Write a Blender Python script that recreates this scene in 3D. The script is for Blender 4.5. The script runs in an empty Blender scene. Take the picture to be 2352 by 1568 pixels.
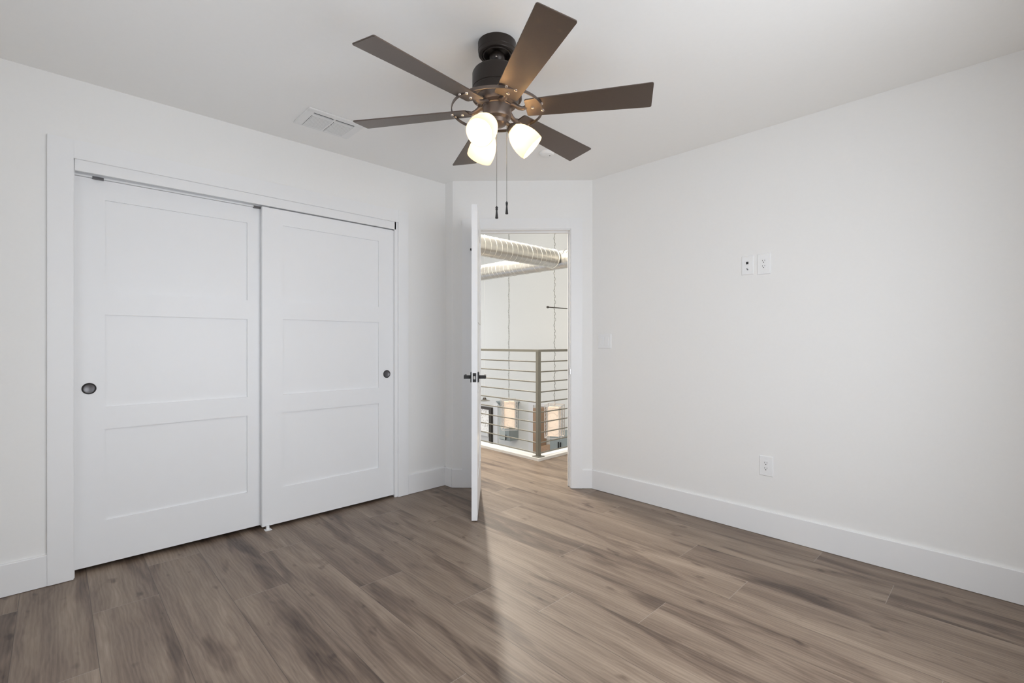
import bpy, bmesh, math, random
from mathutils import Vector, Matrix
random.seed(7)
sc = bpy.context.scene
R = math.radians
# ------------------------------------------------------------------ camera
FPX = 1091.0
cam = bpy.data.cameras.new('camera'); camo = bpy.data.objects.new('camera', cam)
sc.collection.objects.link(camo); sc.camera = camo
cam.sensor_width = 36; cam.lens = FPX / 2352 * 36; cam.shift_y = 3 / 2352
cam.clip_start = 0.02; cam.clip_end = 60
camo.location = (3.156, 0, 1.152); camo.rotation_euler = (R(90), 0, R(46.1))
# ------------------------------------------------------------------ world, exposure, daylight, added fill
w = bpy.data.worlds.new('world'); sc.world = w; w.use_nodes = True
w.node_tree.nodes['Background'].inputs[0].default_value = (.62, .74, .95, 1)
w.node_tree.nodes['Background'].inputs[1].default_value = 0.6
vs = sc.view_settings
vs.view_transform = 'Standard'; vs.look = 'None'; vs.gamma = 1; vs.use_curve_mapping = False
vs.exposure = 0.26
sc.cycles.diffuse_bounces = 10; sc.cycles.max_bounces = 14

def area(name, loc, direction, sx, sy, power, color, shape='RECTANGLE', spread=180):
    l = bpy.data.lights.new(name, 'AREA'); l.shape = shape; l.size = sx; l.size_y = sy
    l.energy = power; l.color = color; l.spread = R(spread)
    o = bpy.data.objects.new(name, l); sc.collection.objects.link(o)
    o.location = loc; o.rotation_euler = Vector(direction).to_track_quat('-Z', 'Y').to_euler()
    return o
DAY = (.93, .962, 1.0)
area('daylight_window_side', (3.47, 1.25, 1.04), (-1, 0, -.10), 1.7, 1.90, 38, DAY)
area('fill_window_near', (1.75, -.52, 1.04), (0, 1, -.10), 1.7, 1.90, 9.5, DAY)  # added fill from behind the camera, no window seen there
area('fill_great_room', (-9.2, 6.2, 1.0), (1, 0, -.1), 4.6, 4.4, 80, (1, .99, .96))  # added fill for the great room, set in an unseen end-wall opening
area('fill_great_room_high', (-4.0, 6.4, 4.5), (0, 0, -1), 5, 4, 45, (1, .98, .94))  # added fill below the solid ceiling, no skylight there

# ------------------------------------------------------------------ materials
def mat(name, base, rough=.5, metal=0, spec=.5, emit=None, estr=0, coat=0):
    m = bpy.data.materials.new(name); m.use_nodes = True
    b = m.node_tree.nodes['Principled BSDF']
    b.inputs['Base Color'].default_value = (*base, 1); b.inputs['Roughness'].default_value = rough
    b.inputs['Metallic'].default_value = metal; b.inputs['Specular IOR Level'].default_value = spec
    b.inputs['Coat Weight'].default_value = coat
    if emit:
        b.inputs['Emission Color'].default_value = (*emit, 1); b.inputs['Emission Strength'].default_value = estr
    return m
def noisy(m, scale, amount, bump=0, dist=.001, stretch=None):
    nt = m.node_tree; b = nt.nodes['Principled BSDF']; base = b.inputs['Base Color'].default_value[:]
    tc = nt.nodes.new('ShaderNodeTexCoord'); n = nt.nodes.new('ShaderNodeTexNoise')
    n.inputs['Scale'].default_value = scale; n.inputs['Detail'].default_value = 5
    mp = nt.nodes.new('ShaderNodeMapping')
    if stretch: mp.inputs['Scale'].default_value = stretch
    nt.links.new(tc.outputs['Object'], mp.inputs[0]); nt.links.new(mp.outputs[0], n.inputs['Vector'])
    mx = nt.nodes.new('ShaderNodeMix'); mx.data_type = 'RGBA'
    mx.inputs[6].default_value = tuple(c * (1 - amount) for c in base[:3]) + (1,)
    mx.inputs[7].default_value = tuple(min(1, c * (1 + amount)) for c in base[:3]) + (1,)
    nt.links.new(n.outputs['Fac'], mx.inputs[0]); nt.links.new(mx.outputs[2], b.inputs['Base Color'])
    if bump:
        bp = nt.nodes.new('ShaderNodeBump'); bp.inputs['Strength'].default_value = bump; bp.inputs['Distance'].default_value = dist
        nt.links.new(n.outputs['Fac'], bp.inputs['Height']); nt.links.new(bp.outputs[0], b.inputs['Normal'])
    return m
M = {}
M['wall'] = noisy(mat('painted_wall', (.835, .831, .820), .75, spec=.25), 60, .012, .08)
M['ceil'] = noisy(mat('painted_ceiling', (.872, .866, .85), .85, spec=.2), 45, .012, .08)
M['trim'] = noisy(mat('painted_trim', (.832, .834, .838), .38, spec=.4), 20, .008)
M['door'] = noisy(mat('painted_door', (.842, .847, .856), .36, spec=.4), 20, .008)
M['great'] = noisy(mat('great_room_paint', (.81, .81, .785), .8, spec=.2), 30, .012)
M['black'] = noisy(mat('matte_black_metal', (.018, .017, .017), .42, spec=.5), 80, .1)
M['bronze'] = noisy(mat('fan_bronze', (.030, .022, .018), .38, .35, .5), 120, .08)
M['bronze_lit'] = noisy(mat('fan_bronze_lit', (.15, .118, .10), .36, .65, .5), 120, .08)  # lighter copy of the fan bronze, lamp light put into the colour
M['blade'] = noisy(mat('fan_blade_coating', (.165, .132, .112), .38, .9, .6), 160, .06)
M['screw'] = noisy(mat('screw_nickel', (.62, .55, .50), .22, .95), 50, .03)
M['steel'] = noisy(mat('railing_metal', (.24, .235, .21), .5, .35), 60, .06)
M['duct'] = noisy(mat('galvanised_duct', (.80, .785, .75), .30, .92), 9, .10, .12, .004)
M['pull'] = noisy(mat('pull_cup_metal', (.15, .145, .15), .35, .7), 60, .06)
M['plate'] = noisy(mat('wall_plate_plastic', (.84, .845, .85), .3, spec=.45), 40, .005)
M['slot'] = noisy(mat('socket_slot', (.02, .02, .02), .6), 40, .05)
M['nickel'] = noisy(mat('satin_nickel', (.55, .54, .53), .35, .9), 60, .04)
M['vent'] = noisy(mat('vent_enamel', (.80, .80, .79), .45, spec=.35), 40, .01)
M['vent_shade'] = noisy(mat('vent_shade_dark', (.05, .05, .05), .8), 40, .05)  # near-black for the shade between the louvres
M['cab'] = noisy(mat('kitchen_cabinet_paint', (.30, .34, .34), .5), 20, .03)
M['cab_lit'] = noisy(mat('kitchen_cabinet_lit_paint', (.52, .56, .54), .5), 20, .03)  # pale copy of the cabinet paint, light on the panel put in
M['lattice'] = noisy(mat('pendant_lattice_silver', (.62, .59, .56), .4, .35), 60, .08)
M['chainm'] = noisy(mat('pendant_chain_metal', (.22, .21, .19), .4, .6), 60, .08)
M['rod'] = noisy(mat('dark_steel', (.085, .075, .066), .45, .4), 60, .08)
M['lowfloor'] = noisy(mat('lower_floor_boards', (.42, .38, .34), .45), 3, .12, 0, stretch=(.5, 8, 1))
M['dark'] = noisy(mat('closet_shade_grey', (.55, .55, .55), .9), 30, .01)  # white closet walls greyed, shade of the shut closet put into the colour

def shade_mat(name, col, estr, ecol):
    m = bpy.data.materials.new(name); m.use_nodes = True; nt = m.node_tree
    b = nt.nodes['Principled BSDF']; b.inputs['Base Color'].default_value = (*col, 1); b.inputs['Roughness'].default_value = .3
    b.inputs['Emission Color'].default_value = (*ecol, 1); b.inputs['Emission Strength'].default_value = estr
    t = nt.nodes.new('ShaderNodeBsdfTranslucent'); t.inputs[0].default_value = (*col, 1)
    n = nt.nodes.new('ShaderNodeTexNoise'); n.inputs['Scale'].default_value = 18; n.inputs['Detail'].default_value = 4
    r = nt.nodes.new('ShaderNodeMapRange'); r.inputs[3].default_value = .42; r.inputs[4].default_value = .58
    nt.links.new(n.outputs['Fac'], r.inputs[0])
    mx = nt.nodes.new('ShaderNodeMixShader'); nt.links.new(r.outputs[0], mx.inputs[0])
    nt.links.new(b.outputs[0], mx.inputs[1]); nt.links.new(t.outputs[0], mx.inputs[2])
    nt.links.new(mx.outputs[0], nt.nodes['Material Output'].inputs[0]); return m
M['shade'] = shade_mat('alabaster_glass', (.84, .76, .62), .10, (1, .84, .62))
M['bulb'] = mat('bulb_glow', (1, .95, .85), .4, emit=(1, .89, .73), estr=32)
M['downlight'] = mat('downlight_lens', (1, 1, 1), .4, emit=(1, .93, .82), estr=8)
M['wood'] = noisy(mat('kitchen_wood', (.40, .26, .17), .5), 3, .22, 0, stretch=(6, 6, .6))

def fabric_lines():
    m = mat('pendant_fabric', (.74, .64, .56), .8, emit=(1, .70, .42), estr=.2); nt = m.node_tree
    b = nt.nodes['Principled BSDF']; tc = nt.nodes.new('ShaderNodeTexCoord')
    v = nt.nodes.new('ShaderNodeTexVoronoi'); v.feature = 'DISTANCE_TO_EDGE'; v.inputs['Scale'].default_value = 9
    nz = nt.nodes.new('ShaderNodeTexNoise'); nz.inputs['Scale'].default_value = 6
    ad = nt.nodes.new('ShaderNodeVectorMath'); ad.operation = 'MULTIPLY_ADD'; ad.inputs[1].default_value = (.12, .12, .12)
    nt.links.new(nz.outputs['Color'], ad.inputs[0]); nt.links.new(tc.outputs['Object'], ad.inputs[2]); nt.links.new(ad.outputs[0], v.inputs['Vector'])
    mr = nt.nodes.new('ShaderNodeMapRange'); mr.inputs[1].default_value = .0; mr.inputs[2].default_value = .05; mr.inputs[3].default_value = .45; mr.inputs[4].default_value = 1
    nt.links.new(v.outputs['Distance'], mr.inputs[0])
    mm = nt.nodes.new('ShaderNodeMath'); mm.operation = 'MULTIPLY'; mm.inputs[1].default_value = .20
    nt.links.new(mr.outputs[0], mm.inputs[0]); nt.links.new(mm.outputs[0], b.inputs['Emission Strength'])
    return m
M['fabric'] = fabric_lines()
def foliage_glass():
    m = mat('frosted_outdoor_view', (.70, .69, .66), .35, emit=(1, .98, .94), estr=.25); nt = m.node_tree
    b = nt.nodes['Principled BSDF']; tc = nt.nodes.new('ShaderNodeTexCoord'); n = nt.nodes.new('ShaderNodeTexNoise')
    n.inputs['Scale'].default_value = 22; n.inputs['Detail'].default_value = 6; nt.links.new(tc.outputs['Object'], n.inputs['Vector'])
    cr = nt.nodes.new('ShaderNodeValToRGB'); cr.color_ramp.elements[0].position = .36; cr.color_ramp.elements[0].color = (.32, .29, .27, 1)
    cr.color_ramp.elements[1].position = .52; cr.color_ramp.elements[1].color = (.80, .78, .75, 1)
    nt.links.new(n.outputs['Fac'], cr.inputs[0]); nt.links.new(cr.outputs[0], b.inputs['Base Color']); return m
M['view'] = foliage_glass()
def glass_mat():
    m = bpy.data.materials.new('window_glass'); m.use_nodes = True
    b = m.node_tree.nodes['Principled BSDF']; b.inputs['Transmission Weight'].default_value = 1
    b.inputs['Roughness'].default_value = .0; b.inputs['IOR'].default_value = 1.45; return m
M['glass'] = glass_mat()

# planks: UV in metres along / across the board, face attribute 'tone' per board
PL, PW = 1.518, .23
def floor_mat():
    m = bpy.data.materials.new('vinyl_planks'); m.use_nodes = True; nt = m.node_tree; L = nt.links.new
    N = nt.nodes.new; b = nt.nodes['Principled BSDF']
    uv = N('ShaderNodeUVMap'); uv.uv_map = 'UVMap'
    at = N('ShaderNodeAttribute'); at.attribute_name = 'tone'
    sp = N('ShaderNodeSeparateXYZ'); L(uv.outputs[0], sp.inputs[0])
    def math_(op, a, c=None, clamp=False):
        n = N('ShaderNodeMath'); n.operation = op; n.use_clamp = clamp
        for i, x in enumerate((a, c)):
            if x is None: continue
            if isinstance(x, (int, float)): n.inputs[i].default_value = x
            else: L(x, n.inputs[i])
        return n.outputs[0]
    off = math_('MULTIPLY', at.outputs['Fac'], 37.0)
    def coords(su, sv, k):
        c = N('ShaderNodeCombineXYZ'); L(math_('MULTIPLY', sp.outputs[0], su), c.inputs[0]); L(math_('MULTIPLY', sp.outputs[1], sv), c.inputs[1])
        L(math_('MULTIPLY', off, k), c.inputs[2]); return c.outputs[0]
    def noise(vec, scale, detail, rough=.5, dist=0):
        n = N('ShaderNodeTexNoise'); L(vec, n.inputs['Vector']); n.inputs['Scale'].default_value = scale
        n.inputs['Detail'].default_value = detail; n.inputs['Roughness'].default_value = rough; n.inputs['Distortion'].default_value = dist
        return n.outputs['Fac']
    broad = noise(coords(1.1, 9.0, 1.0), 1.0, 3, .5, .4)
    streak = noise(coords(1.6, 26, 1.7), 1.0, 4, .6, .3)
    fine = noise(coords(9, 260, 2.3), 1.0, 3, .6)
    knot = noise(coords(7.0, 15.0, 3.1), 1.0, 2, .5)
    # cathedral figure: rings of a distorted wave
    wv = N('ShaderNodeTexWave'); wv.wave_type = 'BANDS'; wv.bands_direction = 'Y'
    L(coords(.8, 4.0, 4.0), wv.inputs['Vector']); wv.inputs['Scale'].default_value = 5; wv.inputs['Distortion'].default_value = 9
    wv.inputs['Detail'].default_value = 3; wv.inputs['Detail Scale'].default_value = 1.2
    cr = N('ShaderNodeValToRGB'); e = cr.color_ramp.elements
    e[0].position = .0; e[0].color = (.052, .031, .021, 1); e[1].position = 1.0; e[1].color = (.350, .272, .208, 1)
    x = cr.color_ramp.elements.new(.40); x.color = (.152, .106, .077, 1)
    x = cr.color_ramp.elements.new(.72); x.color = (.250, .189, .141, 1)
    v = math_('MULTIPLY', broad, .95)
    v = math_('ADD', v, math_('MULTIPLY', streak, .60))
    v = math_('ADD', v, math_('MULTIPLY', fine, .36))
    v = math_('ADD', v, math_('MULTIPLY', wv.outputs['Fac'], .12))
    v = math_('ADD', v, math_('MULTIPLY', at.outputs['Fac'], .14))
    v = math_('SUBTRACT', v, .47)
    # dark heart streaks and small knots
    hs = noise(coords(1.25, 7.5, 5.3), 1.0, 3, .55, .6)
    kd = N('ShaderNodeMapRange'); L(hs, kd.inputs[0]); kd.inputs[1].default_value = .53; kd.inputs[2].default_value = .66
    v = math_('SUBTRACT', v, math_('MULTIPLY', math_('MULTIPLY', kd.outputs[0], math_('ADD', streak, .35)), .46))
    kk = N('ShaderNodeMapRange'); L(knot, kk.inputs[0]); kk.inputs[1].default_value = .66; kk.inputs[2].default_value = .78
    v = math_('SUBTRACT', v, math_('MULTIPLY', kk.outputs[0], .42), True)
    L(v, cr.inputs[0])
    # seams; pale end joints have the seam glint put into the colour
    v2 = math_('MINIMUM', sp.outputs[1], math_('SUBTRACT', PW, sp.outputs[1]))
    seam = math_('LESS_THAN', v2, .0011)
    u2 = math_('MINIMUM', sp.outputs[0], math_('SUBTRACT', PL, sp.outputs[0]))
    endj = math_('LESS_THAN', u2, .0012)
    m1 = N('ShaderNodeMix'); m1.data_type = 'RGBA'; L(math_('MULTIPLY', seam, .75), m1.inputs[0]); L(cr.outputs[0], m1.inputs[6]); m1.inputs[7].default_value = (.07, .05, .04, 1)
    m2 = N('ShaderNodeMix'); m2.data_type = 'RGBA'; L(math_('MULTIPLY', endj, .6), m2.inputs[0]); L(m1.outputs[2], m2.inputs[6]); m2.inputs[7].default_value = (.36, .32, .28, 1)
    L(m2.outputs[2], b.inputs['Base Color'])
    r = N('ShaderNodeMapRange'); L(streak, r.inputs[0]); r.inputs[3].default_value = .34; r.inputs[4].default_value = .50
    L(r.outputs[0], b.inputs['Roughness']); b.inputs['Specular IOR Level'].default_value = .5
    bp = N('ShaderNodeBump'); bp.inputs['Strength'].default_value = .12; bp.inputs['Distance'].default_value = .0006
    L(math_('SUBTRACT', fine, math_('MULTIPLY', seam, 2.0)), bp.inputs['Height']); L(bp.outputs[0], b.inputs['Normal'])
    return m
M['floor'] = floor_mat()

# ------------------------------------------------------------------ mesh helpers
class MB:
    def __init__(s, mtx=None): s.bm = bmesh.new(); s.m = mtx or Matrix()
    def v(s, p): return s.bm.verts.new(s.m @ Vector(p))
    def box(s, a, b, bevel=0):
        x0, x1 = sorted((a[0], b[0])); y0, y1 = sorted((a[1], b[1])); z0, z1 = sorted((a[2], b[2]))
        vs_ = [s.v((x, y, z)) for x in (x0, x1) for y in (y0, y1) for z in (z0, z1)]
        fs = [s.bm.faces.new([vs_[i] for i in q]) for q in ((0, 1, 3, 2), (4, 6, 7, 5), (0, 4, 5, 1), (2, 3, 7, 6), (0, 2, 6, 4), (1, 5, 7, 3))]
        if bevel:
            es = list({e for f in fs for e in f.edges}); bmesh.ops.bevel(s.bm, geom=es, offset=bevel, segments=2, affect='EDGES')
        return s
    def prism(s, pts, d):       # pts: list of 3D points (planar), d: extrusion vector
        d = Vector(d); a = [s.v(p) for p in pts]; b = [s.v(Vector(p) + d) for p in pts]; n = len(a)
        s.bm.faces.new(a); s.bm.faces.new(b[::-1])
        for i in range(n): s.bm.faces.new((a[i], b[i], b[(i + 1) % n], a[(i + 1) % n]))
        return s
    def lathe(s, prof, mtx=None, seg=40, close=False):   # prof [(r,z)]
        mt = mtx or Matrix(); rings = []
        for r, z in prof:
            if r < 1e-6: rings.append([s.v(mt @ Vector((0, 0, z)))])
            else: rings.append([s.v(mt @ Vector((r * math.cos(2 * math.pi * k / seg), r * math.sin(2 * math.pi * k / seg), z))) for k in range(seg)])
        if close: rings.append(rings[0])
        for a, b in zip(rings, rings[1:]):
            for k in range(seg):
                k2 = (k + 1) % seg
                q = [a[k % len(a)], a[k2 % len(a)], b[k2 % len(b)], b[k % len(b)]]
                u = []
                for x in q:
                    if x not in u: u.append(x)
                if len(u) > 2: s.bm.faces.new(u)
        return s
    def tube(s, pts, r, seg=8, cap=True, rx=None):
        pts = [Vector(p) for p in pts]; rings = []; n = len(pts)
        rr = r if isinstance(r, (list, tuple)) else [r] * n
        up = None
        for i, p in enumerate(pts):
            t = (pts[min(i + 1, n - 1)] - pts[max(i - 1, 0)]).normalized()
            if up is None: up = Vector((0, 0, 1)) if abs(t.z) < .9 else Vector((1, 0, 0))
            a = t.cross(up).normalized(); c = a.cross(t).normalized(); up = c
            k1 = rx or 1
            rings.append([s.v(p + a * rr[i] * math.cos(2 * math.pi * k / seg) * k1 + c * rr[i] * math.sin(2 * math.pi * k / seg)) for k in range(seg)])
        for a, b in zip(rings, rings[1:]):
            for k in range(seg): s.bm.faces.new((a[k], a[(k + 1) % seg], b[(k + 1) % seg], b[k]))
        if cap: s.bm.faces.new(rings[0][::-1]); s.bm.faces.new(rings[-1])
        return s
    def sphere(s, c, r, seg=12):
        bmesh.ops.create_uvsphere(s.bm, u_segments=seg, v_segments=max(6, seg // 2), radius=r, matrix=s.m @ Matrix.Translation(c)); return s
    def build(s, name, material, parent=None, smooth=False, angle=35):
        bmesh.ops.recalc_face_normals(s.bm, faces=s.bm.faces)
        me = bpy.data.meshes.new(name); s.bm.to_mesh(me); s.bm.free(); me.materials.append(M[material])
        if smooth:
            me.polygons.foreach_set('use_smooth', [True] * len(me.polygons)); me.set_sharp_from_angle(angle=R(angle))
        o = bpy.data.objects.new(name, me); sc.collection.objects.link(o)
        if parent: o.parent = parent
        return o
def tag(o, label=None, cat=None, group=None, kind=None):
    if label: o['label'] = label
    if cat: o['category'] = cat
    if group: o['group'] = group
    if kind: o['kind'] = kind
    return o
def struct(o, label, cat): return tag(o, label, cat, kind='structure')
def empty(name, loc, label, cat, rz=0, group=None, kind=None):
    o = bpy.data.objects.new(name, None); sc.collection.objects.link(o); o.empty_display_size = .05
    o.location = loc; o.rotation_euler = (0, 0, rz); return tag(o, label, cat, group, kind)
def children(o): return [c for c in bpy.data.objects if c.parent == o]
def copy_tree(o, parent=None):
    c = o.copy(); sc.collection.objects.link(c)
    if parent: c.parent = parent
    for ch in children(o): copy_tree(ch, c)
    return c
def basis(origin, x, y, z):
    return Matrix(((x[0], y[0], z[0], origin[0]), (x[1], y[1], z[1], origin[1]), (x[2], y[2], z[2], origin[2]), (0, 0, 0, 1)))

H = 2.44; S2 = math.sqrt(.5)
XR = 3.42; YN = -.47; YR = 3.07
# 45-degree wall frame: local x = along wall, local y = out of the room (into the hall), local z = up
WB = basis((.1, 2.285, 0), (S2, S2, 0), (-S2, S2, 0), (0, 0, 1))

# ------------------------------------------------------------------ floor
joint = {-1: .21, 0: .93, 1: .466, 2: .089, 3: .769, 4: .334, 5: 1.045, 6: 1.472, 7: .25, 8: 2.11, 9: 1.49, 10: 2.292, 11: 1.938, 12: 2.788, 13: 2.456}
def planks(rects, z):
    bm = bmesh.new(); uvl = bm.loops.layers.uv.new('UVMap'); fl = bm.faces.layers.float.new('tone')
    rnd = random.Random(3); tone = {}
    for x0, x1, y0, y1 in rects:
        k0 = math.floor((y0 + .116) / PW); k1 = math.ceil((y1 + .116) / PW)
        for k in range(k0, k1):
            j = joint.setdefault(k, rnd.uniform(0, PL)); ya = -.116 + k * PW
            a, b = max(ya, y0), min(ya + PW, y1)
            n0 = math.floor((x0 - j) / PL); n1 = math.ceil((x1 - j) / PL)
            for n in range(n0, n1):
                xa = j + n * PL; c, d = max(xa, x0), min(xa + PL, x1)
                if d - c < 1e-4 or b - a < 1e-4: continue
                f = bm.faces.new([bm.verts.new((x, y, z)) for x, y in ((c, a), (d, a), (d, b), (c, b))])
                f[fl] = tone.setdefault((k, n), rnd.random())
                for lp in f.loops: lp[uvl].uv = (lp.vert.co.x - xa, lp.vert.co.y - ya)
    return bm
bm = planks([(-9.3, XR + .12, YN - .12, 3.385), (.012, 1.6, 3.385, 9.0)], 0.0)
top_faces = list(bm.faces)
me = bpy.data.meshes.new('floor'); bm.to_mesh(me); bm.free(); me.materials.append(M['floor'])
fo = bpy.data.objects.new('floor', me); sc.collection.objects.link(fo)
struct(fo, 'greyish brown wood-look plank floor running through the room and the hall', 'floor')
struct(MB().box((-9.3, YN - .12, -.34), (XR + .12, 3.385, -.004)).box((.012, 3.385, -.34), (1.6, 9.0, -.004)).build('trim_1', 'great'),
       'white floor edge of the upper hall facing the void', 'floor edge')

# ------------------------------------------------------------------ bedroom walls
WT = 2.60
pts = [(0, YN - .12, 0), (0, .066, 0), (0, .066, 2.055), (0, 1.846, 2.055), (0, 1.846, 0), (0, 2.285, 0), (0, 2.285, WT), (0, YN - .12, WT)]
struct(MB().prism(pts, (-.12, 0, 0)).build('wall_left', 'wall'), 'white wall holding the closet opening, left of the room', 'wall')
n45 = Vector((-S2, S2, 0)) * .12
struct(MB().prism([(-.12, 2.285, 0), (.1, 2.285, 0), (.1 + n45.x, 2.285 + n45.y, 0), (-.12, 2.37, 0)], (0, 0, WT)).build('wall_corner', 'wall'),
       'short white return wall between the closet wall and the doorway wall', 'wall')
W1 = 1.110
pts = [(0, 0, 0), (.165, 0, 0), (.165, 0, 2.060), (.945, 0, 2.060), (.945, 0, 0), (W1, 0, 0), (W1, 0, WT), (0, 0, WT)]
struct(MB(WB).prism(pts, (0, .12, 0)).build('wall_door', 'wall'), 'white angled wall with the open doorway, at the far corner', 'wall')
cx = .1 + W1 * S2
struct(MB().prism([(cx, YR, 0), (XR + .12, YR, 0), (XR + .12, YR + .12, 0), (cx + n45.x, YR + .12, 0), (cx + n45.x, YR + n45.y, 0)], (0, 0, WT)).build('wall_right', 'wall'),
       'long white wall on the right with sockets and a switch', 'wall')
# walls beside and behind the camera, each with a window opening, the near one added for fill
wy0, wy1, wz0, wz1 = .38, 2.12, .04, 2.04
m = MB().box((XR, YN, 0), (XR + .12, wy0, WT)).box((XR, wy1, 0), (XR + .12, YR, WT)).box((XR, wy0, 0), (XR + .12, wy1, wz0)).box((XR, wy0, wz1), (XR + .12, wy1, WT))
struct(m.build('wall_window', 'wall'), 'white wall with a window, opposite the closet', 'wall')
wx0, wx1 = .88, 2.62
m = MB().box((0, YN - .12, 0), (wx0, YN, WT)).box((wx1, YN - .12, 0), (XR + .12, YN, WT)).box((wx0, YN - .12, 0), (wx1, YN, wz0)).box((wx0, YN - .12, wz1), (wx1, YN, WT))
struct(m.build('wall_near', 'wall'), 'white wall with an added window, opposite the long right wall', 'wall')
def window(name, mtx, wd, z0, z1, label):
    o = empty(name, (0, 0, 0), label, 'window', kind='structure')
    t = .05; mb = MB(mtx)
    mb.box((0, .04, z0), (wd, .10, z0 + t)).box((0, .04, z1 - t), (wd, .10, z1)).box((0, .04, z0 + t), (t, .10, z1 - t)).box((wd - t, .04, z0 + t), (wd, .10, z1 - t)).box((wd / 2 - t / 2, .045, z0 + t), (wd / 2 + t / 2, .095, z1 - t))
    mb.build('window_frame', 'trim', o)
    MB(mtx).box((-.05, -.03, z0 - .025), (wd + .05, .04, z0), .003).build('window_sill', 'trim', o)
    MB(mtx).box((t, .090, z0 + t), (wd - t, .094, z1 - t)).build('window_pane', 'glass', o)
window('window_1', basis((XR, wy1, 0), (0, -1, 0), (1, 0, 0), (0, 0, 1)), wy1 - wy0, wz0, wz1, 'white framed window opposite the closet')
window('fill_window', basis((wx1, YN, 0), (-1, 0, 0), (0, -1, 0), (0, 0, 1)), wx1 - wx0, wz0, wz1, 'added white framed window, out of view, opposite the long right wall')
struct(MB().prism([(-.12, YN - .12, H), (XR + .12, YN - .12, H), (XR + .12, YR + .12, H), (cx - .06, YR + .12, H), (.02, 2.37, H), (-.12, 2.37, H)], (0, 0, .15)).build('ceiling', 'ceil'),
       'smooth white bedroom ceiling', 'ceiling')
# closet interior
m = MB().box((-.80, -.1, 0), (-.74, 2.0, 2.5)).box((-.74, -.1, 0), (-.12, -.04, 2.5)).box((-.74, 1.94, 0), (-.12, 2.0, 2.5)).box((-.80, -.1, 2.5), (-.12, 2.0, 2.56))
struct(m.build('wall_closet', 'dark'), 'inner walls of the closet behind the sliding doors', 'wall')

# baseboards (profile with eased top edge)
def baseboard(name, p, q, label, t=.014, h=.147):
    p = Vector((*p, 0)); q = Vector((*q, 0)); d = q - p; n = Vector((-d.y, d.x, 0)).normalized()
    prof = [(0, 0), (t, 0), (t, h - .004), (t - .004, h), (0, h)]
    pts = [p + n * a + Vector((0, 0, b + .002)) for a, b in prof]
    return struct(MB().prism(pts, d).build(name, 'trim'), label, 'baseboard')
baseboard('baseboard_left', (0, -.027), (0, YN), 'white baseboard left of the closet')
def bb(name, p, q, label): # room is on the left of p->q
    return baseboard(name, p, q, label)
bb('baseboard_corner', (0, 2.285), (0, 1.934), 'white baseboard between the closet casing and the corner')
bb('baseboard_return', (.1, 2.285), (0, 2.285), 'short white baseboard on the return wall in the corner')
def wp(s): return (.1 + s * S2, 2.285 + s * S2)
bb('baseboard_door_left', wp(.077), wp(-.004), 'short white baseboard left of the doorway casing')
bb('baseboard_door_right', wp(W1 + .004), wp(1.029), 'short white baseboard right of the doorway casing')
bb('baseboard_right', (XR, YR), (cx, YR), 'long white baseboard along the right wall')
bb('baseboard_window', (XR, YN), (XR, YR), 'white baseboard below the window wall')
bb('baseboard_near', (0, YN), (XR, YN), 'white baseboard below the near window wall')

# closet casing and jambs
t = .018
m = MB().box((0, -.027, .002), (t, .066, 2.140), .0015).box((0, 1.846, .002), (t, 1.932, 2.140), .0015).box((0, .066, 2.050), (t, 1.846, 2.140), .0015)
struct(m.build('trim_2', 'trim'), 'flat white casing around the closet opening', 'trim')
m = MB().box((-.118, 1.8325, .002), (-.002, 1.8455, 2.05)).box((-.118, .0665, .002), (-.002, .0695, 2.05)).box((-.010, .070, 1.996), (.004, 1.8325, 2.0535)).box((-.118, .070, 2.040), (-.010, 1.8325, 2.0535))
m.box((-.008, 1.822, .002), (.004, 1.846, 2.05))
struct(m.build('trim_3', 'trim'), 'white jamb and track fascia inside the closet casing', 'trim')
# sliding closet doors and what carries them
def panel_slab(mb, y0, y1, z0, z1, xf, th, ys, panels, rec=.010, flip=1):
    """shaker slab in the yz plane: front face at xf, recessed panels [(z0,z1)] between ys"""
    ch = .0025
    xb = xf - th * flip; xr = xf - rec * flip
    a, b = ys
    mb.box((xb, y0, z0), (xr, y1, z1))
    mb.box((xr, y0, z0), (xf, a, z1)).box((xr, b, z0), (xf, y1, z1))
    zs = [z0] + [q for p in panels for q in p] + [z1]
    for i in range(0, len(zs), 2): mb.box((xr, a, zs[i]), (xf, b, zs[i + 1]))
    return mb
d1 = empty('door_1', (0, 0, 0), 'white three-panel sliding closet door with the pull at its left edge, behind the other', 'closet door', kind='structure')
panel_slab(MB(), .0697, .955, .022, 1.984, -.052, .033, (.186, .846), [(.240, .708), (.822, 1.296), (1.411, 1.884)]).build('door_panel', 'door', d1)
d2 = empty('door_2', (0, 0, 0), 'white three-panel sliding closet door with the pull at its right edge, in front', 'closet door', kind='structure')
panel_slab(MB(), .918, 1.830, .019, 1.990, -.012, .033, (1.038, 1.700), [(.240, .711), (.825, 1.301), (1.413, 1.893)]).build('door_panel', 'door', d2)
def pull(y, z, x, par):
    mt = Matrix.Translation((x, y, z)) @ Matrix.Rotation(R(90), 4, 'Y')
    o = MB().lathe([(.0225, -.001), (.0235, .002), (.026, .0032), (.0285, .002), (.0285, -.002), (.0225, -.002)], mt, 40, True).build('door_pull', 'black', par, True)
    MB().lathe([(0, .0006), (.020, .0006), (.0228, .0022), (.0232, 0)], mt, 40).build('pull_cup', 'pull', o, True)
pull(.124, .921, -.052, d1); pull(1.765, .922, -.012, d2)
for y in (.158, .900): MB().box((-.050, y - .022, 1.980), (-.0385, y + .022, 1.9935)).build('roller_hanger', 'pull', d1)
tr = MB().box((-.078, .070, 1.9855), (-.040, 1.8325, 1.9935))
tr.box((-.078, .070, 1.9935), (-.056, 1.8325, 2.036))
struct(tr.build('trim_4', 'plate'), 'white track line above the closet doors', 'track')
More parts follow.
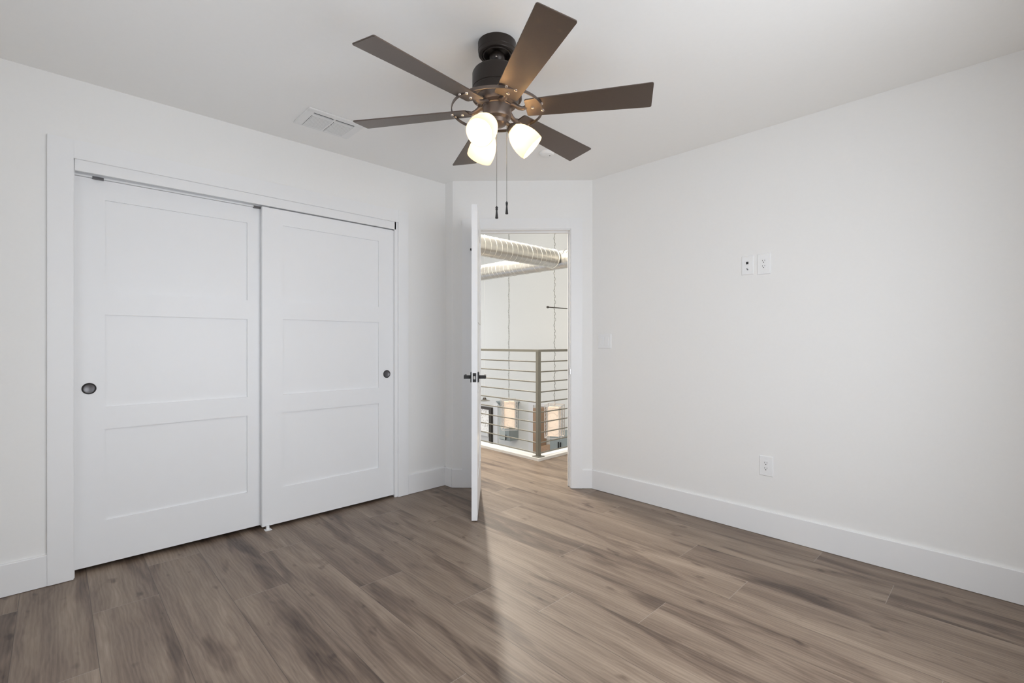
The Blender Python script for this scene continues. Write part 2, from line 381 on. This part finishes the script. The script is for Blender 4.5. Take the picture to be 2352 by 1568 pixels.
g = MB().box((-.012, .926, .001), (.028, .964, .004), .001).box((-.008, .937, .003), (.010, .953, .024), .001)
tag(g.build('door_guide', 'plate'), 'small white floor guide between the two sliding closet doors', 'door guide')

# doorway casing, jamb, stops
m = MB(WB).box((.077, -t, .002), (.168, 0, 2.137), .0015).box((.939, -t, .002), (1.029, 0, 2.137), .0015).box((.168, -t, 2.053), (.939, 0, 2.137), .0015)
struct(m.build('trim_5', 'trim'), 'flat white casing around the open doorway', 'trim')
m = MB(WB).box((.165, -.004, .002), (.183, .126, 2.060)).box((.932, -.004, .002), (.945, .126, 2.060)).box((.183, -.004, 2.046), (.932, .126, 2.060))
m.box((.183, .042, .002), (.194, .078, 2.046)).box((.921, .042, .002), (.932, .078, 2.046)).box((.194, .042, 2.035), (.921, .078, 2.046))
m.box((.080, .120, .002), (.165, .138, 2.13)).box((.945, .120, .002), (1.03, .138, 2.13)).box((.165, .120, 2.060), (.945, .138, 2.13))
jb = struct(m.build('trim_6', 'trim'), 'white jamb and stop lining the doorway', 'trim')
MB(WB).box((.928, .012, .895), (.9335, .034, .955), .001).build('strike_plate', 'nickel', jb)
MB(WB).box((.931, -.0215, .903), (.9375, .012, .947), .002).build('strike_lip', 'nickel', jb)

# the open bedroom door: local x from latch edge to hinges, local y through its thickness, origin at the floor
LV = Vector((-.7435, .6685, 0)).normalized(); TV = Vector((LV.y, -LV.x, 0))
DT = .037
door = empty('door_3', (.778, 1.928, 0), 'white panel door standing open into the room, seen edge-on', 'door', rz=math.atan2(LV.y, LV.x), kind='structure')
# T in local coords is -y (right of travel)
sgn = -1
mb = MB(); DW = .732; z0, z1 = .010, 2.042; st = .115; rec = .006
pn = [(.245, .70), (.815, 1.29), (1.40, 1.92)]
yA, yB = 0, sgn * DT
mb.box((0, yA + sgn * rec, z0), (DW, yB - sgn * rec, z1))
for ya, yb in ((yA, yA + sgn * rec), (yB - sgn * rec, yB)):
    mb.box((0, ya, z0), (st, yb, z1)).box((DW - st, ya, z0), (DW, yb, z1))
    zs = [z0] + [q for p in pn for q in p] + [z1]
    for i in range(0, len(zs), 2): mb.box((st, ya, zs[i]), (DW - st, yb, zs[i + 1]))
mb.build('door_leaf', 'door', door)
zh = .928
for side, yo, nm in ((1, 0, 'left'), (-1, sgn * DT, 'right')):
    h = MB().box((.028, yo, zh - .033), (.094, yo + side * .009, zh + .033), .0012)
    h.tube([(.061, yo + side * .008, zh), (.061, yo + side * .016, zh)], .0118, 18).box((.052, yo + side * .012, zh - .0112), (.070, yo + side * .046, zh + .0112), .001)
    hb = h.build('door_handle', 'black', door, True)
    MB().box((.050, yo + side * .041, zh - .0115), (.165, yo + side * .0535, zh + .0115), .0015).build('lever', 'black', hb)
lp = MB().box((-.0012, sgn * (DT / 2 - .0115), zh - .029), (.001, sgn * (DT / 2 + .0115), zh + .029), .0005).build('latch_plate', 'black', door)
MB().box((-.006, sgn * (DT / 2 - .006), zh - .010), (-.001, sgn * (DT / 2 + .006), zh + .010), .001).build('latch_bolt', 'nickel', lp)
for i, z in enumerate((.22, 1.03, 1.84)):
    hg = MB().tube([(DW + .002, .007, z - .045), (DW + .002, .007, z + .045)], .0065, 12)
    hg.box((DW - .03, -.001, z - .045), (DW + .001, .0015, z + .045))
    hg = hg.build('hinge', 'black', door, True)
    if i == 2:
        MB().tube([(DW - .004, .010, z + .05), (DW - .02, .034, z + .05)], .004, 10).tube([(DW - .02, .034, z + .05), (DW - .026, .044, z + .05)], .009, 12).build('hinge_stop', 'black', hg, True)

# ------------------------------------------------------------------ wall plates (right wall, facing -y)
def wall_plate(name, x, z, w_, h_, label, cat):
    o = empty(name, (x, YR, z), label, cat)
    a, b, tt = w_ / 2, h_ / 2, .0055
    mb = MB(); q = .004
    vs_ = [mb.v(p) for p in ((-a, 0, -b), (a, 0, -b), (a, 0, b), (-a, 0, b))]; ws = [mb.v(p) for p in ((-a + q, -tt, -b + q), (a - q, -tt, -b + q), (a - q, -tt, b - q), (-a + q, -tt, b - q))]
    mb.bm.faces.new(ws)
    for i in range(4): mb.bm.faces.new((vs_[i], vs_[(i + 1) % 4], ws[(i + 1) % 4], ws[i]))
    mb.bm.faces.new(vs_[::-1])
    mb.build('cover_plate', 'plate', o)
    return o
def receptacle(o):
    r_ = MB().box((-.0165, -.0075, -.0335), (.0165, -.005, .0335), .0008).build('receptacle', 'plate', o)
    mb = MB()
    for zc in (.0165, -.0155):
        mb.box((-.0075, -.0082, zc), (-.0055, -.0074, zc + .008)).box((.0050, -.0082, zc + .001), (.0068, -.0074, zc + .0075))
        mb.lathe([(0, .0007), (.0027, .0007), (.0027, 0)], Matrix.Translation((-.0003, -.0075, zc - .0065)) @ Matrix.Rotation(R(90), 4, 'X'), 12)
    mb.build('socket_slots', 'slot', r_)
    MB().lathe([(0, .001), (.003, .0006), (.003, 0)], Matrix.Translation((0, -.0055, .047)) @ Matrix.Rotation(R(90), 4, 'X'), 12).build('plate_screw', 'plate', o)
    MB().lathe([(0, .001), (.003, .0006), (.003, 0)], Matrix.Translation((0, -.0055, -.047)) @ Matrix.Rotation(R(90), 4, 'X'), 12).build('plate_screw', 'plate', o)
o = wall_plate('power_outlet', 2.150, 1.625, .076, .125, 'white duplex outlet high on the right wall, next to the data plate', 'outlet'); receptacle(o)
o = wall_plate('power_outlet', 2.162, .415, .078, .120, 'white duplex outlet low on the right wall above the baseboard', 'outlet'); receptacle(o)
o = wall_plate('data_outlet', 2.056, 1.628, .070, .117, 'white wall plate with a black square jack, beside the high outlet', 'data outlet')
j = MB().box((-.012, -.007, .002), (.012, -.005, .030), .0006).build('network_jack', 'plate', o)
MB().box((-.0070, -.0078, .006), (.0070, -.0068, .0205)).build('jack_opening', 'slot', j)
j = MB().box((-.015, -.007, -.032), (.010, -.005, -.018), .0006).build('cable_jack', 'plate', o)
MB().box((-.0045, -.0082, -.0250), (.0015, -.0068, -.0200)).box((-.0010, -.0082, -.0300), (.0060, -.0068, -.0260)).build('jack_opening', 'slot', j)
o = wall_plate('light_switch', 1.003, 1.164, .123, .113, 'white double rocker switch plate beside the doorway', 'light switch')
for xx, tilt in ((-.0235, 4), (.0235, -3)):
    fr = MB().box((xx - .0175, -.0068, -.0345), (xx + .0175, -.005, .0345), .0006).build('rocker_frame', 'plate', o)
    mt = Matrix.Translation((xx, -.0078, 0)) @ Matrix.Rotation(R(tilt), 4, 'X')
    MB(mt).box((-.0145, -.0022, -.0310), (.0145, .0015, .0310), .0008).build('rocker', 'plate', fr)

# ------------------------------------------------------------------ ceiling register, detector
v = empty('ceiling_vent', (.405, 1.160, H), 'white louvred air vent on the ceiling, left of the fan', 'vent')
X0, X1, Y0, Y1 = -.124, .122, -.160, .165
m = MB().box((X0 + .01, Y0 + .01, -.0014), (X1 - .01, Y1 - .01, -.0002)); m.build('shade_backing', 'vent_shade', v)  # dark sheet for the shade behind the louvres; the ceiling is solid
zt, zb = -.0005, -.0085
banks = [(-.1215 + .002, -.0045), (.0045, .1195)]
m = MB()
m.box((X0, Y0, zb), (X0 + .012, Y1, zt), .0015).box((.082, Y0, zb), (X1, Y1, zt), .0015)
m.box((X0 + .012, Y0, zb), (.082, banks[0][0], zt)).box((X0 + .012, banks[1][1], zb), (.082, Y1, zt)).box((X0 + .012, banks[0][1], zb), (.082, banks[1][0], zt)).box((.050, banks[0][0], zb), (.062, banks[0][1], zt)).box((.050, banks[1][0], zb), (.062, banks[1][1], zt))
m.build('vent_frame', 'vent', v)
for b0, b1 in banks:
    mb = MB(); n = 10
    for i in range(n):
        xc = -.106 + i * .0160
        # a louvre running along y whose left end curves round
        pr = [(xc - .0040, -.0072), (xc - .0036, -.0080), (xc + .0030, -.0046), (xc + .0026, -.0038)]
        mb.prism([(a, b0 + .010, b) for a, b in pr], (0, b1 - b0 - .010, 0))
        pr2 = [(a + .006, b) for a, b in pr]
        A = [mb.v((a, b0 + .010, b)) for a, b in pr]; B_ = [mb.v((a + .009, b0, b * .75)) for a, b in pr]
        for k in range(4): mb.bm.faces.new((A[k], A[(k + 1) % 4], B_[(k + 1) % 4], B_[k]))
    mb.build('louvre_bank', 'vent', v)
sd = empty('smoke_detector', (1.00, 2.40, H), 'small white round detector on the ceiling beyond the fan blade', 'smoke detector')
MB().lathe([(0, -.022), (.034, -.022), (.044, -.018), (.048, -.010), (.050, -.008), (.050, 0)], None, 40).build('detector_body', 'ceil', sd, True)
MB().lathe([(0, -.0245), (.004, -.0240), (.004, -.021)], Matrix.Translation((.018, .012, 0)), 12).build('indicator', 'slot', sd, True)

# ------------------------------------------------------------------ ceiling fan
fan = empty('ceiling_fan', (1.634, 1.375, H), 'dark bronze six-blade ceiling fan with three lit glass shades', 'ceiling fan')
MB().lathe([(0, 0), (.082, 0), (.082, -.034), (.080, -.036), (.080, -.047), (.077, -.050), (.066, -.050), (.065, -.046), (.063, -.046), (.061, -.052), (.057, -.052), (.055, -.046), (.053, -.030), (0, -.028)], None, 56).build('canopy', 'bronze', fan, True)
rd = MB().lathe([(.018, -.035), (.030, -.046), (.034, -.058), (.032, -.070), (.024, -.080), (.020, -.086), (.020, -.124)], None, 32)
rd = rd.build('downrod', 'bronze', fan, True)
MB().sphere((.020, -.022, -.070), .0045, 10).build('set_screw', 'screw', rd, True)
MB().lathe([(0, -.116), (.060, -.117), (.088, -.119), (.101, -.124), (.1065, -.134), (.1065, -.196), (.1045, -.198), (.1045, -.201), (.1065, -.203), (.107, -.234)], None, 64).build('motor_housing', 'bronze', fan, True)
MB().lathe([(.107, -.234), (.1075, -.2375), (.104, -.240), (.096, -.240), (.090, -.256), (.082, -.266), (.066, -.270), (.064, -.266)], None, 64).build('motor_skirt', 'bronze_lit', fan, True, 25)
for k in range(8):
    mb = MB(); a = R(k * 45 + 8); mb.lathe([(0, 0), (.0055, 0), (.0055, -.003), (0, -.0035)], Matrix.Translation((.088 * math.cos(a), .088 * math.sin(a), -.258)) @ Matrix.Rotation(R(0), 4, 'Z'), 10)
    mb.build('housing_bolt', 'bronze', fan, True)
MB().lathe([(0, -.262), (.056, -.262), (.064, -.268), (.0645, -.272), (.061, -.275), (.061, -.312), (.057, -.322), (.044, -.330), (.040, -.345), (.030, -.352), (.012, -.356), (0, -.357)], None, 48).build('switch_housing', 'bronze_lit', fan, True)
MB().lathe([(.193, -.2935), (.197, -.2935), (.197, -.2815), (.193, -.2815)], None, 96, True).build('blade_ring', 'bronze_lit', fan, True)
# blade
PH = 34.34; PIT = -12.0
ri, ro, wi, wo, th = .126, .646, .050, .070, .0055
def blade_outline():
    def corner(cx_, cy_, r, a0):
        return [(cx_ + r * math.cos(R(a0 + 90 * i / 4)), cy_ + r * math.sin(R(a0 + 90 * i / 4))) for i in range(5)]
    r = .008
    return corner(ri + r, -wi + r, r, 180) + corner(ro - r, -wo + r, r, 270) + corner(ro - r, wo - r, r, 0) + corner(ri + r, wi - r, r, 90)
RX = Matrix.Rotation(R(PIT), 4, 'X')
def make_blade():
    b = MB(RX).prism([(x, y, -th / 2) for x, y in blade_outline()], (0, 0, th))
    es = [e for e in b.bm.edges if abs((RX.inverted() @ e.verts[0].co).z - (RX.inverted() @ e.verts[1].co).z) < 1e-5]
    bmesh.ops.bevel(b.bm, geom=es, offset=.0012, segments=2, affect='EDGES')
    b = b.build('blade', 'blade', fan, True, 30)
    b.location = (0, 0, -.287)
    arm = MB(); arm.tube([(.062, 0, .020), (.078, 0, .016), (.095, 0, .004), (.112, 0, -.002), (.130, 0, .004), (.150, 0, .0085), (.178, 0, .009)], [.011, .010, .009, .0085, .0075, .0065, .005], 12, rx=1.35)
    a = arm.build('blade_arm', 'bronze_lit', b, True)
    ap = MB(RX).prism([(.135, -.012, th / 2), (.200, -.034, th / 2), (.212, -.034, th / 2), (.212, .034, th / 2), (.200, .034, th / 2), (.135, .012, th / 2)], (0, 0, .004)).build('arm_plate', 'bronze', b)
    for x, y in ((.156, 0), (.196, .020), (.196, -.020)):
        MB(RX).lathe([(0, -.0064), (.0040, -.0056), (.0068, -.0032), (.0076, 0), (.0066, .001)], Matrix.Translation((x, y, -th / 2)), 18).build('screw', 'screw', b, True)
    return b
b0 = make_blade()
for k in range(6):
    b = b0 if k == 0 else copy_tree(b0, fan)
    b.rotation_euler = (0, 0, R(PH + 60 * k))
# light kit
Fv = Vector((-.7206, .6934, 0)); Rv = Vector((.6934, .7206, 0)); TAU = R(43)
bulbs = []
for ph in (-26, 94, 214):
    d = -Fv * math.cos(R(ph)) + Rv * math.sin(R(ph)); ax = d * math.cos(TAU) + Vector((0, 0, -math.sin(TAU)))
    neck = d * .062 + Vector((0, 0, -.358))
    q = Vector((0, 0, 1)).rotation_difference(ax).to_matrix().to_4x4(); mt = Matrix.Translation(neck) @ q
    outer = [(.021, 0), (.0245, .006), (.037, .020), (.048, .038), (.056, .062), (.0600, .085), (.0605, .104), (.0585, .124)]
    inner = [(r - .003, z) for r, z in outer][::-1]
    sh = MB().lathe(outer + [(.057, .1255)] + inner, mt, 48).build('lamp_shade', 'shade', fan, True)
    MB().lathe([(.0, .018), (.013, .020), (.014, .034), (.020, .048), (.0265, .064), (.0285, .078), (.0255, .091), (.016, .102), (0, .106)], mt, 28).build('bulb', 'bulb', sh, True)
    a = MB().tube([d * .030 + Vector((0, 0, -.335)), d * .045 + Vector((0, 0, -.342)), d * .060 + Vector((0, 0, -.352)), neck + ax * .002], [.009, .0085, .009, .010], 14)
    a.lathe([(0, -.012), (.014, -.012), (.022, -.004), (.0265, .004), (.0270, .012), (.0255, .012)], mt, 28)
    a.build('light_arm', 'bronze_lit', fan, True)
# pull chains
for (rr, ff, ztop, zfob, zend) in ((.000, -.045, -.340, 1.727 - H, 1.676 - H), (.042, .0, -.320, 1.760 - H, 1.707 - H)):
    p = Rv * rr + Fv * ff; n = int((ztop - zfob) / .0036); prof = []
    for i in range(n + 1):
        z = ztop - i * (ztop - zfob) / n
        prof += [(.0005, z + .0006), (.0015, z - .0008), (.0015, z - .0018)]
    ch = MB().lathe(prof, Matrix.Translation(p), 8).build('pull_chain', 'chainm', fan, True)
    hh = zfob - zend
    MB().lathe([(0, zfob + .003), (.0025, zfob + .002), (.0025, zfob - .002), (.0055, zfob - .003), (.0055, zfob - .007), (.0030, zfob - .009), (.0050, zfob - .011), (.0050, zfob - .014), (.0032, zfob - .016), (.0040, zfob - .028), (.0062, zend + .004), (.0068, zend + .002), (.0050, zend), (0, zend)], Matrix.Translation(p), 20).build('chain_fob', 'black', ch, True)

# ------------------------------------------------------------------ hall and great room
GH = 4.6; LZ = -2.7; YF = 9.04
struct(MB().box((-9.3, YF, LZ), (1.72, YF + .15, GH)).build('wall_far', 'great'), 'tall pale wall at the far side of the great room', 'wall')
struct(MB().box((-9.45, 2.3, LZ), (-9.3, YF + .15, -.8)).box((-9.45, 2.3, 3.3), (-9.3, YF + .15, GH)).box((-9.45, 2.3, -.8), (-9.3, 3.85, 3.3)).box((-9.45, 8.55, -.8), (-9.3, YF + .15, 3.3)).build('wall_great_left', 'great'),
       'pale end wall of the great room with an added opening for the fill light', 'wall')
struct(MB().box((1.6, 3.19, -.34), (1.72, YF, GH)).build('wall_hall_right', 'great'), 'pale wall at the right of the hall', 'wall')
struct(MB().prism([(-9.3, 2.371, 0), (-.121, 2.371, 0), (-.121, 2.3, 0), (-9.3, 2.3, 0)], (0, 0, GH)).build('wall_hall', 'great'), 'pale hall wall behind the closet', 'wall')
struct(MB().prism([(-.12, 2.371, 2.6), (.02, 2.371, 2.6), (cx - .09, YR + .12, 2.6), (1.6, YR + .12, 2.6), (1.6, YR, 2.6), (-.12, 2.3, 2.6)], (0, 0, GH - 2.6)).build('wall_hall_upper', 'great'), 'pale wall above the bedroom doorway on the hall side', 'wall')
struct(MB().box((-9.45, 2.3, GH), (1.72, YF + .15, GH + .15)).build('ceiling_great_room', 'ceil'), 'high white ceiling of the great room', 'ceiling')
struct(MB().box((-9.3, 2.371, 3.20), (1.6, 3.80, 3.26)).build('ceiling_hall', 'ceil'), 'white ceiling strip over the hall walkway', 'ceiling')
struct(MB().box((-9.3, 3.385, LZ - .15), (1.6, YF, LZ)).build('floor_lower', 'lowfloor'), 'floor of the lower storey below the railing', 'floor')
# added linear lamp, out of view, throws the floor strip through the doorway
ld = Vector((-.787, .625, 0)).normalized(); lc = Vector((.24, 2.43, 3.15)) + ld * 2.41; ln = 2.98
dl = empty('added_linear_lamp', lc, 'added slim white linear lamp, out of view, hanging beyond the doorway above the ducts', 'pendant light', rz=math.atan2(ld.y, ld.x))
MB().box((-ln / 2 - .02, -.045, .0), (ln / 2 + .02, .045, .045), .003).build('lamp_housing', 'plate', dl)
for x in (-1.2, 1.2): MB().tube([(x, 0, .04), (x, 0, .049 if x < 0 else GH - 3.16)], .004, 8).build('hanging_stem', 'plate', dl, True)
lo = area('added_strip_light', (0, 0, 0), (0, 0, -1), ln, .06, 165, (1, .92, .80))
lo.matrix_world = basis((lc.x, lc.y, lc.z - .003), ld, (-ld.y, ld.x, 0), (0, 0, 1))

# curb and railing
m = MB().prism([(-9.3, 3.385, 0), (.012, 3.385, 0), (.012, 9.0, 0), (-.118, 9.0, 0), (-.118, 3.515, 0), (-9.3, 3.515, 0)], (0, 0, .026))
struct(m.build('trim_7', 'trim'), 'white curb under the hall railing', 'curb')
rl = empty('stair_railing', (-.053, 3.450, .026), 'dark metal railing with horizontal bars around the open void', 'railing')
px, py, pz = -.053, 3.450, .026
def L_(x, y, z): return (x - px, y - py, z - pz)
post = MB().box(L_(px - .019, py - .019, pz), L_(px + .019, py + .019, 1.062), .002).build('post', 'steel', rl)
MB().box(L_(px - .045, py - .045, pz), L_(px + .045, py + .045, pz + .007), .001).build('base_plate', 'steel', post)
for x in (-2.2, -4.4):
    p2 = MB().box(L_(x - .019, py - .019, pz), L_(x + .019, py + .019, 1.062), .002).build('post', 'steel', rl)
    MB().box(L_(x - .045, py - .045, pz), L_(x + .045, py + .045, pz + .007), .001).build('base_plate', 'steel', p2)
for y in (5.2, 7.0):
    p2 = MB().box(L_(px - .019, y - .019, pz), L_(px + .019, y + .019, 1.062), .002).build('post', 'steel', rl)
    MB().box(L_(px - .045, y - .045, pz), L_(px + .045, y + .045, pz + .007), .001).build('base_plate', 'steel', p2)
MB().prism([L_(-6, py - .024, 1.062), L_(px + .024, py - .024, 1.062), L_(px + .024, 8.6, 1.062), L_(px - .024, 8.6, 1.062), L_(px - .024, py + .024, 1.062), L_(-6, py + .024, 1.062)], (0, 0, .024)).build('handrail', 'steel', rl)
for i in range(10):
    z = .964 - i * .1007
    MB().tube([L_(-6, py, z), L_(px - .015, py, z)], .0065, 8).build('rail_bar', 'steel', rl, True)
    MB().tube([L_(px, py + .015, z), L_(px, 8.6, z)], .0065, 8).build('rail_bar', 'steel', rl, True)

# ducts
def duct(name, p, q, r, label, seams=.092, phase=0):
    p, q = Vector(p), Vector(q); d = q - p; n = d.length
    mt = Matrix.Translation(p) @ Vector((0, 0, 1)).rotation_difference(d.normalized()).to_matrix().to_4x4()
    seg = 56; rnd = random.Random(name + str(phase)); steps = int(n / .046); prof = []
    for i in range(steps + 1): prof.append((r + rnd.uniform(-.0012, .0012), n * i / steps))
    o = empty(name, p, label, 'duct'); mb = MB(Matrix.Translation(-p)); mb.lathe(prof, mt, seg); mb.build('duct_pipe', 'duct', o, True, 60)
    mb = MB(Matrix.Translation(-p) @ mt); pts = []; turns = n / seams
    for i in range(int(turns * 24)):
        a = 2 * math.pi * i / 24 + phase; pts.append(((r + .001) * math.cos(a), (r + .001) * math.sin(a), seams * i / 24))
    mb.tube(pts, .0024, 5); mb.build('spiral_seam', 'duct', o, True)
    return o, mt, n
DZ = 2.352; ex, ey = -1.332, 5.274; dr = .130
duct('air_duct', (ex, 2.38, DZ), (ex, ey - dr - .03, DZ), dr, 'silver spiral duct running towards the bedroom from the junction', phase=.4)
o2, mt2, n2 = duct('air_duct', (-9.25, ey, DZ), (1.58, ey, DZ), dr, 'long silver spiral duct crossing the great room behind the other', phase=1.2)
mb = MB(Matrix.Translation(-Vector((-9.25, ey, DZ))))
for x, k in ((ex + .16, 0), (ex + .21, .02), (ex - .16, 0), (ex - .42, .0), (ex - .68, .0), (ex - .95, 0)):
    mb = MB(Matrix.Translation(-Vector((-9.25, ey, DZ))))
    mb.lathe([(dr + .001, -.010), (dr + .006, -.008), (dr + .006, .008), (dr + .001, .010)], Matrix.Translation((x, ey, DZ)) @ Matrix.Rotation(R(90 + (8 if k else -6)), 4, 'Y'), 48)
    mb.build('duct_collar', 'duct', o2, True)
mb = MB(Matrix.Translation(-Vector((-9.25, ey, DZ))))
mb.lathe([(dr + .001, -.012), (dr + .008, -.010), (dr + .008, .010), (dr + .001, .012)], Matrix.Translation((ex, ey - .150, DZ)) @ Matrix.Rotation(R(90), 4, 'X'), 48)
mb.build('branch_collar', 'duct', o2, True)

# thin rod high in the great room
rp = Vector((-2.86, 6.728, 1.828)); ro_ = empty('metal_rod', rp, 'thin dark horizontal rod with an end cap, high in the great room', 'rod')
MB().tube([(0, 0, 0), (0, 2.31, .0)], .010, 10).build('rod_bar', 'rod', ro_, True)
MB().tube([(0, -.012, 0), (0, .012, 0)], .022, 12).build('end_cap', 'rod', ro_, True)

# lantern pendants
def pendant(loc, rz, label, ztop):
    o = empty('pendant_lantern', loc, label, 'pendant light', rz=rz, group='lantern pendants over the lower storey')
    w_, h_ = .125, .56
    MB().box((-w_ + .025, -w_ + .025, .03), (w_ - .025, w_ - .025, h_ - .035), .002).build('fabric_shade', 'fabric', o)
    # open lattice: corner posts, rims and curved twigs standing off the shade
    mb = MB(); q = w_ + .018
    for sx in (-1, 1):
        for sy in (-1, 1):
            for dx, dy in ((0, 0), (-sx * .036, 0), (0, -sy * .036)):
                mb.box((sx * q + dx - .004, sy * q + dy - .004, 0), (sx * q + dx + .004, sy * q + dy + .004, h_))
    for z in (0, h_ - .010):
        for s_ in (-1, 1):
            mb.box((-q, s_ * q - .005, z), (q, s_ * q + .005, z + .010)); mb.box((s_ * q - .005, -q, z), (s_ * q + .005, q, z + .010))
    f = mb.build('lantern_frame', 'lattice', o)
    rnd = random.Random(5); mb = MB()
    for face in range(4):
        rt = Matrix.Rotation(R(90 * face), 4, 'Z')
        for sx in (-1, 1):
            z = .02
            while z < h_ - .08:
                x0 = sx * q; pts = [rt @ Vector((x0 - sx * .036 * abs(math.sin(math.pi * t_ * .5 + (.5 * math.pi if rnd.random() < 0 else 0))), -q, z + .085 * t_)) for t_ in (0, .25, .5, .75, 1)]
                mb.tube(pts, .0032, 5); z += .062
        for a0, cx_, cz_, rr in ((200, .03, .15, .085), (20, -.02, .34, .095), (300, .02, .44, .07), (120, -.04, .24, .06)):
            pts = [rt @ Vector((cx_ + rr * math.cos(R(a0 + k * 16)), -w_ + .020, cz_ + rr * math.sin(R(a0 + k * 16)))) for k in range(13)]
            pts = [p for p in pts if 0.03 < p.z < h_ - .04]
            if len(pts) > 2: mb.tube(pts, .0016, 5)
    mb.build('twig_lattice', 'lattice', f, True)
    mb = MB(); mb.box((-q, -.004, h_ - .004), (q, .004, h_ + .004)); mb.box((-.004, -q, h_ - .004), (.004, q, h_ + .004)); mb.tube([(0, 0, h_ - .03), (0, 0, h_ + .05)], .012, 10)
    mb.build('top_bracket', 'lattice', o)
    mb = MB(); z = h_ + .04; i = 0
    while z + loc[2] < ztop:
        rt = Matrix.Rotation(R(90 * (i % 2) + 20), 4, 'Z')
        pts = [rt @ Vector((.011 * math.cos(R(a)) + .006 * math.sin(i * 2.1), 0, .030 * math.sin(R(a)) + z + .028)) for a in range(0, 361, 45)]
        mb.tube(pts, .0030, 5); z += .050; i += 1
    mb.build('hanging_chain', 'chainm', o, True)
    l = bpy.data.lights.new('pendant_lamp', 'POINT'); l.energy = 3; l.color = (1, .82, .6); l.shadow_soft_size = .05
    lo = bpy.data.objects.new('pendant_lamp', l); sc.collection.objects.link(lo); lo.location = (loc[0], loc[1], loc[2] - .15)
    return o
pendant((-3.369, 6.199, -.48), R(44 + 8), 'glowing square lantern pendant on a chain, left of the railing post', GH - .03)
pendant((-2.242, 6.217, -.475), R(44 - 16), 'glowing square lantern pendant on a chain, right of the railing post', GH - .03)

# things against the far wall of the lower storey
v_ = empty('steel_framed_opening', (-7.1, YF, LZ), 'dark steel framed glazed opening with a bright mottled view, left of the grey cabinet', 'glazed frame')
def V(x, y, z): return (x + 7.1, y - YF, z - LZ)
MB().box(V(-7.114, YF - .08, LZ + .01), V(-7.02, YF - .002, -.70)).box(V(-8.5, YF - .08, -.77), V(-7.114, YF - .002, -.70)).box(V(-8.62, YF - .08, LZ + .01), V(-8.5, YF - .002, -.70)).build('steel_frame', 'rod', v_)
MB().box(V(-8.5, YF - .03, -1.43), V(-7.114, YF - .004, -.77)).build('mottled_pane', 'view', v_)
MB().box(V(-8.5, YF - .06, LZ + .01), V(-7.114, YF - .004, -1.53)).box(V(-8.5, YF - .12, -1.53), V(-7.114, YF - .004, -1.43)).build('white_panel', 'trim', v_)
struct(MB().box((-6.985, YF - .03, LZ + .01), (-6.80, YF - .001, -.60)).build('trim_8', 'trim'), 'white casing beside the steel framed opening', 'trim')
c = empty('wall_cabinet', (-6.19, YF, -1.47), 'grey upper kitchen cabinet with crown moulding, behind the left lantern', 'cabinet')
def V(x, y, z): return (x + 6.19, y - YF, z + 1.47)
MB().box(V(-6.40, YF - .32, -1.47), V(-5.985, YF - .002, -.52)).build('cabinet_body', 'cab', c)
MB().prism([V(-6.40, YF - .34, -.54), V(-6.40, YF - .002, -.54), V(-6.44, YF - .002, -.46), V(-6.44, YF - .39, -.46)], (.44, 0, 0)).box(V(-6.45, YF - .40, -.46), V(-5.93, YF - .002, -.43)).build('crown_moulding', 'cab', c)
MB().box(V(-6.385, YF - .34, -1.45), V(-6.15, YF - .321, -.58)).build('cabinet_door', 'cab_lit', c)
dd = MB().box(V(-6.140, YF - .34, -1.33), V(-5.995, YF - .321, -.58)).build('cabinet_door', 'cab', c)
MB().box(V(-6.125, YF - .365, -1.45), V(-6.105, YF - .34, -1.31)).build('handle', 'black', dd)
struct(MB().box((-5.58, YF - .03, LZ + .01), (-5.42, YF - .001, -.40)).box((-5.42, YF - .03, -.48), (-4.80, YF - .001, -.40)).build('trim_9', 'trim'), 'white casing beside the wooden unit', 'trim')
wo_ = empty('wooden_cabinet', (-5.05, YF, LZ), 'tall brown wooden unit behind the railing post', 'cabinet')
def V(x, y, z): return (x + 5.05, y - YF, z - LZ)
MB().box(V(-5.161, YF - .30, LZ + .01), V(-4.95, YF - .031, -.50)).build('cabinet_body', 'wood', wo_)
MB().box(V(-4.72, YF - .62, -1.46), V(-4.32, YF - .20, -1.37)).build('ledge', 'wood', wo_)
c = empty('base_cabinet', (-3.9, 8.4, LZ), 'large grey-blue kitchen cabinet with two black bar handles, behind the right lantern', 'cabinet')
def V(x, y, z): return (x + 3.9, y - 8.4, z - LZ)
MB().box(V(-4.30, 8.42, LZ + .01), V(-3.2, YF - .002, -.98)).box(V(-3.74, 8.50, -.98), V(-3.2, YF - .002, -.52)).build('cabinet_body', 'cab', c)
for a, b, hx in ((-4.28, -3.990, -4.018), (-3.984, -3.70, -3.952)):
    dd = MB().box(V(a, 8.40, LZ + .1), V(b, 8.42, -1.0)).build('cabinet_door', 'cab', c)
    MB().box(V(hx - .008, 8.375, -1.32), V(hx + .008, 8.40, -1.14)).build('handle', 'black', dd)
MB().box(V(-3.69, 8.40, LZ + .1), V(-3.21, 8.42, -1.0)).build('cabinet_door', 'cab', c)
lm = empty('barn_lamp', (-4.07, 6.19, .03), 'small dark dome lamp seen through the railing above the steel frame', 'lamp')
MB().lathe([(0, .028), (.030, .026), (.038, .0), (.040, -.012)], None, 20).build('lamp_cap', 'rod', lm, True)
MB().lathe([(.038, -.010), (.07, -.020), (.115, -.034), (.113, -.036), (.068, -.023), (.036, -.014)], None, 28, True).build('lamp_dome', 'steel', lm, True)
MB().tube([(0, 0, .02), (0, 0, GH - .03)], .002, 6).build('cord', 'great', lm)
